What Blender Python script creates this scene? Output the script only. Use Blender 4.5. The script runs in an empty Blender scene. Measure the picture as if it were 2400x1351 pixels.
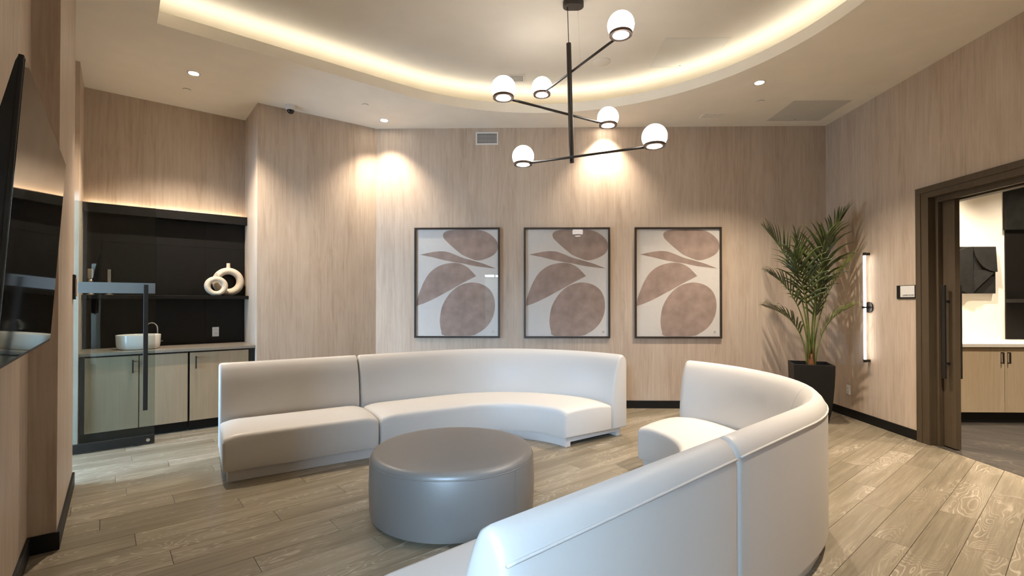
import bpy, bmesh, math, random
from mathutils import Vector, Matrix
random.seed(7)
R = math.radians
sc = bpy.context.scene
C = sc.collection

# ------------------------------------------------------------------ camera, world, exposure
CAM_F = 1145.0
cam = bpy.data.cameras.new('camera'); cam.sensor_width = 36.0; cam.sensor_fit = 'HORIZONTAL'
cam.lens = CAM_F/2400*36; cam.shift_y = 0.00896; cam.clip_start = 0.05
camo = bpy.data.objects.new('camera', cam); C.objects.link(camo)
camo.location = (0, 0, 1.4); camo.rotation_euler = (R(90.5), 0, R(1.1))
sc.camera = camo
sc.view_settings.view_transform = 'Standard'; sc.view_settings.look = 'None'
sc.view_settings.exposure = 1.2; sc.view_settings.gamma = 1.0
try: sc.view_settings.use_curve_mapping = False
except Exception: pass
try:
    sc.cycles.use_denoising = True; sc.cycles.max_bounces = 7; sc.cycles.diffuse_bounces = 3; sc.cycles.glossy_bounces = 3; sc.cycles.use_adaptive_sampling = True; sc.cycles.adaptive_threshold = 0.06
    sc.cycles.transparent_max_bounces = 8; sc.cycles.sample_clamp_indirect = 6.0
    sc.cycles.caustics_reflective = False; sc.cycles.caustics_refractive = False
except Exception: pass
SKY = 1.0; WINDOW = 74.0; DOWNL = 108.0; GLOBE = 6.5; COVE = 8.5
w = bpy.data.worlds.new('sky'); sc.world = w; w.use_nodes = True
bg = w.node_tree.nodes['Background']; bg.inputs[0].default_value = (0.46, 0.70, 1.0, 1); bg.inputs[1].default_value = SKY

# ------------------------------------------------------------------ frames
A40 = R(40); U = Vector((math.cos(A40), math.sin(A40), 0)); N = Vector((-math.sin(A40), math.cos(A40), 0))
O = Vector((-1.93, 6.45, 0))
def ST(s, t, z=0.0): return O + U*s + N*t + Vector((0, 0, z))
ZC = 3.70; ZT = 4.0; YB = 6.45; XR = 3.98

# ------------------------------------------------------------------ materials
def lin(c): return tuple(((v/255.0)/12.92 if v/255.0 <= 0.04045 else ((v/255.0+0.055)/1.055)**2.4) for v in c)
class NT:
    def __init__(s, name):
        m = bpy.data.materials.new(name); m.use_nodes = True; s.m = m; s.t = m.node_tree
        s.b = s.t.nodes['Principled BSDF']; s.out = s.t.nodes['Material Output']
    def n(s, typ, **kw):
        nd = s.t.nodes.new(typ)
        for k, v in kw.items():
            if k.startswith('_'): setattr(nd, k[1:], v)
            else: nd.inputs[k.replace('__', ' ')].default_value = v
        return nd
    def l(s, a, b): s.t.links.new(a, b)
    def ramp(s, fac, stops):
        r = s.t.nodes.new('ShaderNodeValToRGB'); e = r.color_ramp.elements
        while len(e) < len(stops): e.new(0.5)
        for i, (p, c) in enumerate(stops): e[i].position = p; e[i].color = (*c, 1)
        s.l(fac, r.inputs[0]); return r.outputs[0]
def plain(name, col, rough=0.5, metal=0.0, spec=0.5, noise=0.0, nscale=60.0, bump=0.0, coat=0.0):
    k = NT(name); k.b.inputs['Base Color'].default_value = (*col, 1); k.b.inputs['Roughness'].default_value = rough
    k.b.inputs['Metallic'].default_value = metal; k.b.inputs['Specular IOR Level'].default_value = spec
    k.b.inputs['Coat Weight'].default_value = coat
    if noise or bump:
        tc = k.n('ShaderNodeTexCoord'); nz = k.n('ShaderNodeTexNoise', Scale=nscale, Detail=4.0)
        k.l(tc.outputs['Object'], nz.inputs['Vector'])
        if noise:
            lo = tuple(max(0, c*(1-noise)) for c in col); hi = tuple(min(1, c*(1+noise)) for c in col)
            k.l(k.ramp(nz.outputs[0], [(0.3, lo), (0.7, hi)]), k.b.inputs['Base Color'])
        if bump:
            bp = k.n('ShaderNodeBump', Strength=bump, Distance=0.002); k.l(nz.outputs[0], bp.inputs['Height']); k.l(bp.outputs[0], k.b.inputs['Normal'])
    return k.m
def emis(name, col, strength):
    k = NT(name); k.b.inputs['Base Color'].default_value = (*col, 1)
    k.b.inputs['Emission Color'].default_value = (*col, 1); k.b.inputs['Emission Strength'].default_value = strength
    return k.m
def wood_v(name, dark, mid, light, fine=42.0, band=5.0, zf=1.3, rough=0.48, spec=0.35, axis=2):
    """laminate with straight grain along one axis"""
    k = NT(name); tc = k.n('ShaderNodeTexCoord')
    def sc3(h, v): return tuple(v if i == axis else h for i in range(3))
    m1 = k.n('ShaderNodeMapping', Scale=sc3(fine, zf)); m2 = k.n('ShaderNodeMapping', Scale=sc3(band, 0.25)); m3 = k.n('ShaderNodeMapping', Scale=sc3(13, 1.9))
    for m in (m1, m2, m3): k.l(tc.outputs['Object'], m.inputs['Vector'])
    n1 = k.n('ShaderNodeTexNoise', Scale=1.0, Detail=6.0, Roughness=0.68, Distortion=0.55); n2 = k.n('ShaderNodeTexNoise', Scale=1.0, Detail=2.0)
    n3 = k.n('ShaderNodeTexNoise', Scale=1.0, Detail=4.0, Distortion=1.4)
    for m, n in ((m1, n1), (m2, n2), (m3, n3)): k.l(m.outputs[0], n.inputs['Vector'])
    a = k.n('ShaderNodeMath', _operation='MULTIPLY_ADD'); a.inputs[1].default_value = 0.26; k.l(n2.outputs[0], a.inputs[0])
    b = k.n('ShaderNodeMath', _operation='MULTIPLY'); b.inputs[1].default_value = 0.42; k.l(n1.outputs[0], b.inputs[0]); k.l(b.outputs[0], a.inputs[2])
    c = k.n('ShaderNodeMath', _operation='MULTIPLY_ADD'); c.inputs[1].default_value = 0.32; k.l(n3.outputs[0], c.inputs[0]); k.l(a.outputs[0], c.inputs[2])
    k.l(k.ramp(c.outputs[0], [(0.34, dark), (0.5, mid), (0.66, light)]), k.b.inputs['Base Color'])
    k.b.inputs['Roughness'].default_value = rough; k.b.inputs['Specular IOR Level'].default_value = spec
    bp = k.n('ShaderNodeBump', Strength=0.08, Distance=0.002); k.l(n1.outputs[0], bp.inputs['Height']); k.l(bp.outputs[0], k.b.inputs['Normal'])
    return k.m
def plank_mat(name, dark, mid, light, rough=0.34):
    k = NT(name); tc = k.n('ShaderNodeTexCoord'); oi = k.n('ShaderNodeObjectInfo')
    off = k.n('ShaderNodeVectorMath', _operation='MULTIPLY_ADD'); 
    comb = k.n('ShaderNodeCombineXYZ'); k.l(oi.outputs['Random'], comb.inputs[0]); k.l(oi.outputs['Random'], comb.inputs[1]); k.l(oi.outputs['Random'], comb.inputs[2])
    k.l(comb.outputs[0], off.inputs[0]); off.inputs[1].default_value = (37, 91, 53); k.l(tc.outputs['Object'], off.inputs[2])
    def nz(sx, sy, det, dist=0.0, rgh=0.5):
        m = k.n('ShaderNodeMapping', Scale=(sx, sy, 1)); k.l(off.outputs[0], m.inputs['Vector'])
        n = k.n('ShaderNodeTexNoise', Scale=1.0, Detail=det, Distortion=dist, Roughness=rgh); k.l(m.outputs[0], n.inputs['Vector']); return n
    field = nz(1.3, 6.5, 2.0, 0.3); grain = nz(4, 85, 6.0, 0.15, 0.7); tone = nz(0.9, 4.0, 2.0); streak = nz(0.7, 22, 3.0, 0.2)
    # cathedral contour lines: sine of a stretched noise field
    s = k.n('ShaderNodeMath', _operation='MULTIPLY'); s.inputs[1].default_value = 150.0; k.l(field.outputs[0], s.inputs[0])
    sn = k.n('ShaderNodeMath', _operation='SINE'); k.l(s.outputs[0], sn.inputs[0])
    mr = k.n('ShaderNodeMapRange'); mr.inputs['From Min'].default_value = 0.45; mr.inputs['From Max'].default_value = 1.0; k.l(sn.outputs[0], mr.inputs['Value'])
    mask = k.n('ShaderNodeMapRange'); mask.inputs['From Min'].default_value = 0.44; mask.inputs['From Max'].default_value = 0.60; k.l(tone.outputs[0], mask.inputs['Value'])
    cat = k.n('ShaderNodeMath', _operation='MULTIPLY'); k.l(mr.outputs[0], cat.inputs[0]); k.l(mask.outputs[0], cat.inputs[1])
    f = k.n('ShaderNodeMath', _operation='MULTIPLY_ADD'); f.inputs[1].default_value = 0.38; k.l(grain.outputs[0], f.inputs[0])
    f0 = k.n('ShaderNodeMath', _operation='MULTIPLY_ADD'); f0.inputs[1].default_value = 0.11; k.l(oi.outputs['Random'], f0.inputs[0])
    t2 = k.n('ShaderNodeMath', _operation='MULTIPLY'); t2.inputs[1].default_value = 0.22; k.l(tone.outputs[0], t2.inputs[0]); st = k.n('ShaderNodeMath', _operation='MULTIPLY_ADD'); st.inputs[1].default_value = 0.30; k.l(streak.outputs[0], st.inputs[0]); k.l(t2.outputs[0], st.inputs[2]); k.l(st.outputs[0], f0.inputs[2]); k.l(f0.outputs[0], f.inputs[2])
    g = k.n('ShaderNodeMath', _operation='MULTIPLY_ADD'); g.inputs[1].default_value = 0.22; k.l(cat.outputs[0], g.inputs[0]); k.l(f.outputs[0], g.inputs[2])
    k.l(k.ramp(g.outputs[0], [(0.3, dark), (0.52, mid), (0.75, light)]), k.b.inputs['Base Color'])
    k.b.inputs['Roughness'].default_value = rough; k.b.inputs['Specular IOR Level'].default_value = 0.4
    bp = k.n('ShaderNodeBump', Strength=0.12, Distance=0.0015); k.l(grain.outputs[0], bp.inputs['Height']); k.l(bp.outputs[0], k.b.inputs['Normal'])
    return k.m
def glass_mat(name, tint=(0.86, 0.90, 0.90), gl=1.0, rough=0.0):
    k = NT(name); k.t.nodes.remove(k.b)
    tr = k.n('ShaderNodeBsdfTransparent', Color=(*tint, 1)); g = k.n('ShaderNodeBsdfGlossy', Roughness=rough)
    fr = k.n('ShaderNodeFresnel', IOR=1.5); ge = k.n('ShaderNodeNewGeometry'); mi = k.n('ShaderNodeMapRange'); mi.inputs['To Min'].default_value = 1.5; mi.inputs['To Max'].default_value = 1/1.5
    k.l(ge.outputs['Backfacing'], mi.inputs['Value']); k.l(mi.outputs[0], fr.inputs['IOR'])
    mu = k.n('ShaderNodeMath', _operation='MULTIPLY'); mu.inputs[1].default_value = gl*0.55
    k.l(fr.outputs[0], mu.inputs[0]); mx = k.n('ShaderNodeMixShader'); k.l(mu.outputs[0], mx.inputs[0]); k.l(tr.outputs[0], mx.inputs[1]); k.l(g.outputs[0], mx.inputs[2])
    k.l(mx.outputs[0], k.out.inputs[0]); return k.m
def frost_mat(name):
    k = NT(name); k.t.nodes.remove(k.b)
    d = k.n('ShaderNodeBsdfDiffuse', Color=(0.30, 0.31, 0.30, 1)); t = k.n('ShaderNodeBsdfTranslucent', Color=(0.32, 0.34, 0.34, 1)); tr = k.n('ShaderNodeBsdfTransparent')
    a = k.n('ShaderNodeMixShader'); a.inputs[0].default_value = 0.5; k.l(d.outputs[0], a.inputs[1]); k.l(t.outputs[0], a.inputs[2])
    b = k.n('ShaderNodeMixShader'); b.inputs[0].default_value = 0.12; k.l(a.outputs[0], b.inputs[1]); k.l(tr.outputs[0], b.inputs[2])
    k.l(b.outputs[0], k.out.inputs[0]); return k.m

M = {}
M['wallwood'] = wood_v('wall_laminate', (0.40, 0.30, 0.218), (0.52, 0.41, 0.312), (0.60, 0.495, 0.385))
M['ceil'] = plain('ceiling_paint_lightened', (0.92, 0.855, 0.735), 0.85, spec=0.2, noise=0.02, nscale=4)  # cream lightened to make up for weak bounce light on the low ceiling
M['cove'] = plain('cove_paint_darkened', (0.70, 0.65, 0.565), 0.85, spec=0.2, noise=0.02, nscale=4)  # ceiling cream darkened so the tray looks less brightly lit
M['hatch'] = plain('hatch_paint', (0.66, 0.63, 0.56), 0.8, spec=0.2, noise=0.02, nscale=4)
M['base'] = plain('baseboard_black', (0.0055, 0.005, 0.0045), 0.5, spec=0.3, noise=0.2, nscale=8)
M['plank'] = plank_mat('floor_plank', (0.112, 0.089, 0.057), (0.222, 0.184, 0.127), (0.39, 0.337, 0.258))
M['subfloor'] = plain('plank_joint', (0.03, 0.022, 0.015), 0.9, noise=0.2)
M['vinyl'] = plain('white_vinyl', (0.60, 0.57, 0.53), 0.42, spec=0.4, bump=0.10, nscale=900, noise=0.015)
M['vinylbase'] = plain('white_plinth_vinyl', (0.62, 0.59, 0.56), 0.5, bump=0.08, nscale=900, noise=0.015)
M['otto'] = plain('taupe_leather', (0.168, 0.152, 0.138), 0.40, spec=0.9, bump=0.12, nscale=700, noise=0.05)
M['blackmetal'] = plain('black_metal', (0.012, 0.011, 0.010), 0.38, spec=0.5, noise=0.15, nscale=30)
M['bronze'] = plain('dark_bronze_metal', (0.022, 0.016, 0.012), 0.42, metal=0.0, noise=0.1, nscale=30)
M['globe'] = emis('lit_opal_glass', (1.0, 0.93, 0.86), GLOBE)
M['lamp'] = emis('lit_lamp_disc', (1.0, 0.88, 0.72), 30.0)
M['cove_led'] = emis('cove_led_strip', (1.0, 0.93, 0.80), COVE)
M['nook_led'] = emis('nook_led_strip', (1.0, 0.80, 0.56), 9.0)
M['tube'] = emis('lit_sconce_tube', (1.0, 0.93, 0.88), 3.4)
M['paper'] = plain('print_paper', (0.80, 0.75, 0.685), 0.7, noise=0.02, nscale=20)
M['ink'] = plain('print_ink', (0.42, 0.305, 0.25), 0.7, noise=0.2, nscale=6, bump=0.02)
M['collar'] = plain('bronze_collar', (0.16, 0.115, 0.09), 0.4, metal=0.5, noise=0.08)
M['frame'] = plain('dark_picture_frame', (0.030, 0.020, 0.014), 0.4, noise=0.2, nscale=30)
M['pglass'] = glass_mat('picture_glass', (0.97, 0.97, 0.97), 1.0)
M['daylight'] = emis('bright_daylight_pane', (0.47, 0.71, 1.0), WINDOW)
M['daylight2'] = emis('soft_daylight_pane', (0.42, 0.68, 1.0), WINDOW*0.16)
M['glass'] = glass_mat('door_glass', (0.80, 0.845, 0.84), 1.3)
M['winglass'] = glass_mat('window_glass', (0.95, 0.97, 0.98), 0.8)
M['frost'] = frost_mat('frosted_film')
M['blackpanel'] = plain('black_backsplash', (0.0048, 0.0042, 0.0036), 0.45, spec=0.28, noise=0.25, nscale=12)
M['grout'] = plain('dark_grout', (0.020, 0.018, 0.015), 0.8, noise=0.1)
M['cab'] = wood_v('cabinet_beige', (0.36, 0.262, 0.165), (0.40, 0.295, 0.188), (0.44, 0.33, 0.215), fine=60, band=3, rough=0.45)
M['cabdark'] = plain('cabinet_carcass_dark', (0.02, 0.017, 0.014), 0.6, noise=0.2)
M['counter'] = plain('grey_counter', (0.26, 0.225, 0.18), 0.28, noise=0.12, nscale=90)
M['ceramic'] = plain('white_ceramic', (0.72, 0.69, 0.64), 0.18, coat=0.3, noise=0.01)
M['vase'] = plain('matte_cream_ceramic', (0.62, 0.53, 0.42), 0.75, noise=0.06, nscale=40, bump=0.15)
M['chrome'] = plain('chrome', (0.75, 0.75, 0.76), 0.12, metal=1.0, noise=0.01)
M['silver'] = plain('aged_silver', (0.55, 0.50, 0.42), 0.3, metal=1.0, noise=0.1)
M['white'] = plain('white_plastic', (0.72, 0.70, 0.66), 0.45, noise=0.01)
M['grey'] = plain('grey_plastic', (0.30, 0.28, 0.25), 0.5, noise=0.03)
M['tvscreen'] = plain('tv_screen', (0.006, 0.006, 0.007), 0.05, spec=0.6, noise=0.02)
M['tvbody'] = plain('tv_housing', (0.006, 0.006, 0.006), 0.55, noise=0.2)
M['doorwood'] = wood_v('door_brown', (0.062, 0.044, 0.026), (0.078, 0.056, 0.034), (0.094, 0.068, 0.042), fine=60, band=4, rough=0.45)
M['leaf'] = plain('palm_leaf', (0.052, 0.072, 0.016), 0.40, noise=0.5, nscale=9)
M['leaflight'] = plain('palm_leaf_light', (0.17, 0.20, 0.035), 0.45, noise=0.35, nscale=9)
M['stalk'] = plain('palm_stalk', (0.13, 0.16, 0.035), 0.45, noise=0.3, nscale=14)
M['sheath'] = plain('palm_sheath', (0.20, 0.075, 0.025), 0.7, noise=0.5, nscale=30)
M['soil'] = plain('dark_soil', (0.02, 0.014, 0.009), 0.95, noise=0.5, nscale=60, bump=0.8)
M['pot'] = plain('black_planter', (0.006, 0.005, 0.004), 0.5, spec=0.35, noise=0.2, nscale=15)
M['plaster'] = plain('cream_plaster', (0.78, 0.735, 0.64), 0.8, noise=0.02, nscale=4)
M['quartz'] = plain('white_quartz', (0.74, 0.70, 0.62), 0.25, noise=0.05, nscale=6)
M['roomfloor'] = plank_mat('dark_carpet_plank', (0.012, 0.0095, 0.007), (0.034, 0.027, 0.0195), (0.085, 0.068, 0.049), rough=0.9)
M['art'] = plain('black_relief', (0.008, 0.0075, 0.006), 0.8, spec=0.3, noise=0.4, nscale=14, bump=0.5)
M['blackstone'] = plain('black_stone', (0.007, 0.0075, 0.006), 0.5, spec=0.3, noise=0.6, nscale=8)
M['cab2'] = wood_v('light_oak_door', (0.46, 0.35, 0.22), (0.53, 0.42, 0.28), (0.60, 0.49, 0.34), fine=50, band=4, rough=0.5)

# ------------------------------------------------------------------ mesh helpers
class B:
    def __init__(s): s.bm = bmesh.new()
    def box(s, x0, x1, y0, y1, z0, z1):
        v = [s.bm.verts.new((x, y, z)) for z in (z0, z1) for y in (y0, y1) for x in (x0, x1)]
        for f in ((0, 2, 3, 1), (4, 5, 7, 6), (0, 1, 5, 4), (2, 6, 7, 3), (0, 4, 6, 2), (1, 3, 7, 5)): s.bm.faces.new([v[i] for i in f])
        return s
    def prism(s, poly, z0, z1):
        a = [s.bm.verts.new((p[0], p[1], z0)) for p in poly]; b = [s.bm.verts.new((p[0], p[1], z1)) for p in poly]; n = len(poly)
        s.bm.faces.new(a[::-1]); s.bm.faces.new(b)
        for i in range(n): s.bm.faces.new((a[i], a[(i+1) % n], b[(i+1) % n], b[i]))
        return s
    def rings(s, rings, closed=True, cap=True, loop=False):
        vr = [[s.bm.verts.new(p) for p in r] for r in rings]; n = len(rings[0]); m = len(vr)
        for j in range(m if loop else m-1):
            a, b = vr[j], vr[(j+1) % m]
            for i in range(n if closed else n-1):
                k = (i+1) % n; s.bm.faces.new((a[i], a[k], b[k], b[i]))
        if cap and not loop: s.bm.faces.new(vr[0][::-1]); s.bm.faces.new(vr[-1])
        return s
    def lathe(s, prof, cx=0, cy=0, seg=32, sx=1.0, sy=1.0):
        rr = [[(cx+r*sx*math.cos(2*math.pi*i/seg), cy+r*sy*math.sin(2*math.pi*i/seg), z) for i in range(seg)] for r, z in prof]
        return s.rings(rr)
    def tube(s, pts, r, seg=8, loop=False):
        pts = [Vector(p) for p in pts]; n = len(pts); rings = []; up = None
        for i, p in enumerate(pts):
            if loop: d = pts[(i+1) % n]-pts[i-1]
            else: d = pts[min(i+1, n-1)]-pts[max(i-1, 0)]
            d.normalize()
            if up is None:
                up = Vector((0, 0, 1)) if abs(d.z) < 0.9 else Vector((1, 0, 0))
            a = d.cross(up)
            if a.length < 1e-5: a = d.cross(Vector((0, 1, 0)))
            a.normalize(); b = a.cross(d).normalized(); up = b
            rad = r[i] if isinstance(r, (list, tuple)) else r
            rings.append([tuple(p+a*rad*math.cos(2*math.pi*k/seg)+b*rad*math.sin(2*math.pi*k/seg)) for k in range(seg)])
        return s.rings(rings, loop=loop)
    def sphere(s, c, r, seg=32, ring=18, z0=-1.0, z1=1.0):
        prof = []
        a0 = math.asin(max(-1, z0)); a1 = math.asin(min(1, z1))
        for i in range(ring+1):
            a = a0+(a1-a0)*i/ring; prof.append((max(1e-4, r*math.cos(a)), c[2]+r*math.sin(a)))
        return s.lathe(prof, c[0], c[1], seg)
    def obj(s, name, mat, parent=None, smooth=False, bevel=0.0, bseg=2, label=None, loc=None, rotz=None):
        bm = s.bm; bmesh.ops.recalc_face_normals(bm, faces=bm.faces)
        me = bpy.data.meshes.new(name); bm.to_mesh(me); bm.free()
        me.materials.append(M[mat] if isinstance(mat, str) else mat)
        o = bpy.data.objects.new(name, me); C.objects.link(o)
        if parent: o.parent = parent
        if loc is not None: o.location = loc
        if rotz is not None: o.rotation_euler[2] = rotz
        if smooth:
            for p in me.polygons: p.use_smooth = True
            if smooth == 'auto':
                for e in me.edges: pass
                try: me.set_sharp_from_angle(angle=R(40))
                except Exception: pass
        if bevel > 0:
            md = o.modifiers.new('bevel', 'BEVEL'); md.width = bevel; md.segments = bseg; md.limit_method = 'ANGLE'; md.angle_limit = R(40)
        if label: o['label'] = label
        return o
def tag(o, label, cat, group=None, kind=None):
    o['label'] = label
    if cat: o['category'] = cat
    if group: o['group'] = group
    if kind: o['kind'] = kind
    return o
def struct(o, label=None):
    o['kind'] = 'structure'
    if label: o['label'] = label
    return o
def thing(name, label, cat, loc=(0, 0, 0), rotz=0.0, group=None):
    o = bpy.data.objects.new(name, None); C.objects.link(o); o.empty_display_size = 0.1
    o.location = loc; o.rotation_euler = (0, 0, rotz); return tag(o, label, cat, group)
def copy_tree(o, parent=None):
    c = o.copy(); C.objects.link(c)
    if parent: c.parent = parent
    for ch in list(o.children): copy_tree(ch, c)
    return c
def wallseg(b, p0, p1, z0, z1, th):
    """box along p0->p1, thickness th to the left of the direction"""
    p0 = Vector(p0[:2]); p1 = Vector(p1[:2]); d = (p1-p0).normalized(); nn = Vector((-d.y, d.x))*th
    b.prism([p0, p1, p1+nn, p0+nn], z0, z1); return b
def offset_loop(P, d):
    """offset a closed polyline (list of 2D Vectors) to its right by d (outwards for counter-clockwise loops)"""
    n = len(P); out = []
    for i in range(n):
        a = (P[i]-P[i-1]).normalized(); b = (P[(i+1) % n]-P[i]).normalized()
        na = Vector((a.y, -a.x)); nb = Vector((b.y, -b.x)); m = (na+nb)
        m = m/(1+na.dot(nb)); out.append(P[i]+m*d)
    return out

# ------------------------------------------------------------------ floor
sub = B().prism([(-4.8, -0.45), (4.0, -0.45), (4.0, 6.6), (-4.8, 6.6)], -0.06, -0.013).obj('floor', 'subfloor'); struct(sub, 'greige oak plank floor of the lounge')
PA = R(41); PU = Vector((math.cos(PA), math.sin(PA))); PN = Vector((-math.sin(PA), math.cos(PA)))
PW, PL = 0.19, 1.22
def plank_mesh(poly, name='plank'):
    bm = bmesh.new(); e = 0.0012
    cx = sum(p[0] for p in poly)/len(poly); cy = sum(p[1] for p in poly)/len(poly)
    def ins(p, k): return (p[0]-math.copysign(min(k, abs(p[0]-cx)), p[0]-cx), p[1]-math.copysign(min(k, abs(p[1]-cy)), p[1]-cy))
    bot = [bm.verts.new((*ins(p, 0.0009), -0.012)) for p in poly]; mid = [bm.verts.new((*ins(p, 0.0009), -0.0012)) for p in poly]
    top = [bm.verts.new((*ins(p, 0.0009+e), 0.0)) for p in poly]; n = len(poly)
    bm.faces.new(top)
    for i in range(n):
        j = (i+1) % n; bm.faces.new((bot[i], bot[j], mid[j], mid[i])); bm.faces.new((mid[i], mid[j], top[j], top[i]))
    bmesh.ops.recalc_face_normals(bm, faces=bm.faces)
    me = bpy.data.meshes.new(name); bm.to_mesh(me); bm.free(); me.materials.append(M['plank']); return me
full = plank_mesh([(-PL/2, -PW/2), (PL/2, -PW/2), (PL/2, PW/2), (-PL/2, PW/2)])
HP = [(Vector((-1, 0)), -4.0), (Vector((0, -1)), -6.46), (Vector((0, 1)), -0.45), (-Vector(N[:2]), -(O.dot(N)+0.60)), (Vector(U[:2]), O.dot(U)-3.32)]
def clip(poly):
    cut = False
    for nn, d in HP:
        out = []
        for i in range(len(poly)):
            p, q = poly[i], poly[(i+1) % len(poly)]; a = p.dot(nn)-d; b = q.dot(nn)-d
            if a >= 0: out.append(p)
            if (a >= 0) != (b >= 0): out.append(p+(q-p)*(a/(a-b))); cut = True
        poly = out
        if len(poly) < 3: return None, True
    return poly, cut
nplank = 0
for r in range(-30, 40):
    v = 0.497+0.095+PW*r
    off = (r*0.4137 % 1.0)*PL + random.uniform(-0.12, 0.12)
    for k in range(-7, 9):
        uu = off+k*PL
        c = PU*uu+PN*v
        poly = [c+PU*a*PL/2+PN*b*PW/2 for a, b in ((-1, -1), (1, -1), (1, 1), (-1, 1))]
        cl, cut = clip(poly)
        if cl is None: continue
        if cut:
            loc = [((p-c).dot(PU), (p-c).dot(PN)) for p in cl]
            xs = [p[0] for p in loc]; ys = [p[1] for p in loc]
            if max(xs)-min(xs) < 0.03 or max(ys)-min(ys) < 0.02: continue
            me = plank_mesh(loc)
        else: me = full
        o = bpy.data.objects.new('plank', me); C.objects.link(o); o.parent = sub; o.location = (c.x, c.y, 0); o.rotation_euler[2] = PA; nplank += 1

# ------------------------------------------------------------------ walls
TH = 0.12
P1 = ST(-1.42, 0.05)            # outer corner between the angled wall and the sink nook
NBR = ST(-1.42, 0.76); NBL = ST(-2.96, 0.76); NFL = ST(-2.96, 0.05)
SW = -3.05; SP = -2.93
struct(wallseg(B(), (XR, YB), O, 0, ZC, -TH).obj('wall_back', 'wallwood'), 'wood laminate wall behind the pictures')
b = B(); wallseg(b, O, P1, 0, ZC, -TH); struct(b.obj('wall_angled', 'wallwood'), 'angled wood laminate wall beside the sink nook')
b = B(); b.prism([(-1.42, 0.05), (-1.42, 0.76), (-1.30, 0.88), (-1.30, 0.05)], 0, ZC); struct(b.obj('wall_nook_right', 'wallwood', loc=O, rotz=A40))
b = B(); b.prism([(-1.42, 0.76), (-3.1, 0.76), (-3.1, 0.88), (-1.42, 0.88)], 0, ZC); wnb = struct(b.obj('wall_nook_back', 'wallwood', loc=O, rotz=A40), 'rear wall of the sink nook, wood above a black tiled backsplash')
# left side of the nook: end of the partition that carries the glass door
b = B(); b.prism([(-2.96, 0.05), (-2.96, 0.80), (-3.25, 0.80), (-3.25, 0.05)], 0, ZC); struct(b.obj('wall_nook_left', 'wallwood', loc=O, rotz=A40))
# left wall: recessed television wall, proud panel, doorway with header
b = B(); b.prism([(SW, -5.2), (SW, -2.41), (SW-0.25, -2.41), (SW-0.25, -5.2)], 0, ZC); struct(b.obj('wall_left', 'wallwood', loc=O, rotz=A40), 'wood laminate wall behind the television')
b = B(); b.prism([(SP, -2.41), (SP, -1.18), (SP-0.32, -1.18), (SP-0.32, -2.41)], 0, ZC); struct(b.obj('wall_left_panel', 'wallwood', loc=O, rotz=A40), 'proud wood laminate wall panel beside the television')
b = B(); b.prism([(-3.04, -1.18), (-3.04, 0.05), (-3.25, 0.05), (-3.25, -1.18)], 2.42, ZC); struct(b.obj('wall_left_header', 'wallwood', loc=O, rotz=A40))
# right wall with the games-room opening (Y 3.55 .. 4.86)
DO0, DO1, DZ = 3.45, 4.86, 2.42
b = B(); b.box(XR, XR+0.24, DO1, YB+TH, 0, ZC); b.box(XR, XR+0.24, -0.45, DO0, 0, ZC); b.box(XR, XR+0.24, DO0, DO1, DZ, ZC)
struct(b.obj('wall_right', 'wallwood'), 'wood laminate wall with the games room doorway')
# room behind the camera; opening and high window pane shaped to steer daylight
E0 = ST(SW, -5.2); RY = -0.35; VY = -3.0
b = B(); b.box(-3.2, E0.x, E0.y-0.12, E0.y, 0, ZC); struct(b.obj('wall_rear_left', 'wallwood'))
b = B(); b.box(-3.3, -3.2, RY-0.1, E0.y, 0, ZC); struct(b.obj('wall_rear_side', 'wallwood'))
OX0, OX1, OZ = -1.10, -0.04, 2.12
b = B(); b.box(-3.3, OX0, RY-0.1, RY, 0, ZC); b.box(OX1, XR+0.24, RY-0.1, RY, 0, ZC); b.box(OX0, OX1, RY-0.1, RY, OZ, ZC)
struct(b.obj('wall_rear', 'wallwood'), 'unseen wall behind the camera, its opening shaped to limit the daylight')
WX0, WX1, WZ0, WZ1 = -1.85, 0.12, 2.15, 3.0
b = B(); b.box(-2.5, WX0, VY-0.1, VY, 0, 3.2); b.box(WX1, 1.3, VY-0.1, VY, 0, 3.2); b.box(WX0, WX1, VY-0.1, VY, 0, WZ0); b.box(WX0, WX1, VY-0.1, VY, WZ1, 3.2)
b.box(-2.5, -2.4, VY, RY-0.1, 0, 3.2); b.box(1.2, 1.3, VY, RY-0.1, 0, 3.2); struct(b.obj('wall_entrance', 'plaster'), 'unseen entrance walls added behind the camera to hold the window')
struct(B().box(-2.5, 1.3, VY-0.1, RY-0.1, 3.2, 3.26).obj('ceiling_entrance', 'ceil')); struct(B().box(-2.5, 1.3, VY-0.1, RY-0.1, -0.05, 0.0).obj('floor_entrance', 'roomfloor'))
wn = struct(B().box(WX0, WX1, VY-0.06, VY-0.055, WZ0, WZ1).obj('window_1', 'daylight'), 'window behind the camera, glowing pane set high to throw daylight down')
b = B()
for x in (WX0, (WX0+WX1)/2-0.025, WX1-0.05): b.box(x, x+0.05, VY-0.09, VY-0.01, WZ0, WZ1)
for z in (WZ0, WZ1-0.05): b.box(WX0, WX1, VY-0.085, VY-0.015, z, z+0.05)
b.obj('window_frame', 'blackmetal', wn)
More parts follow.
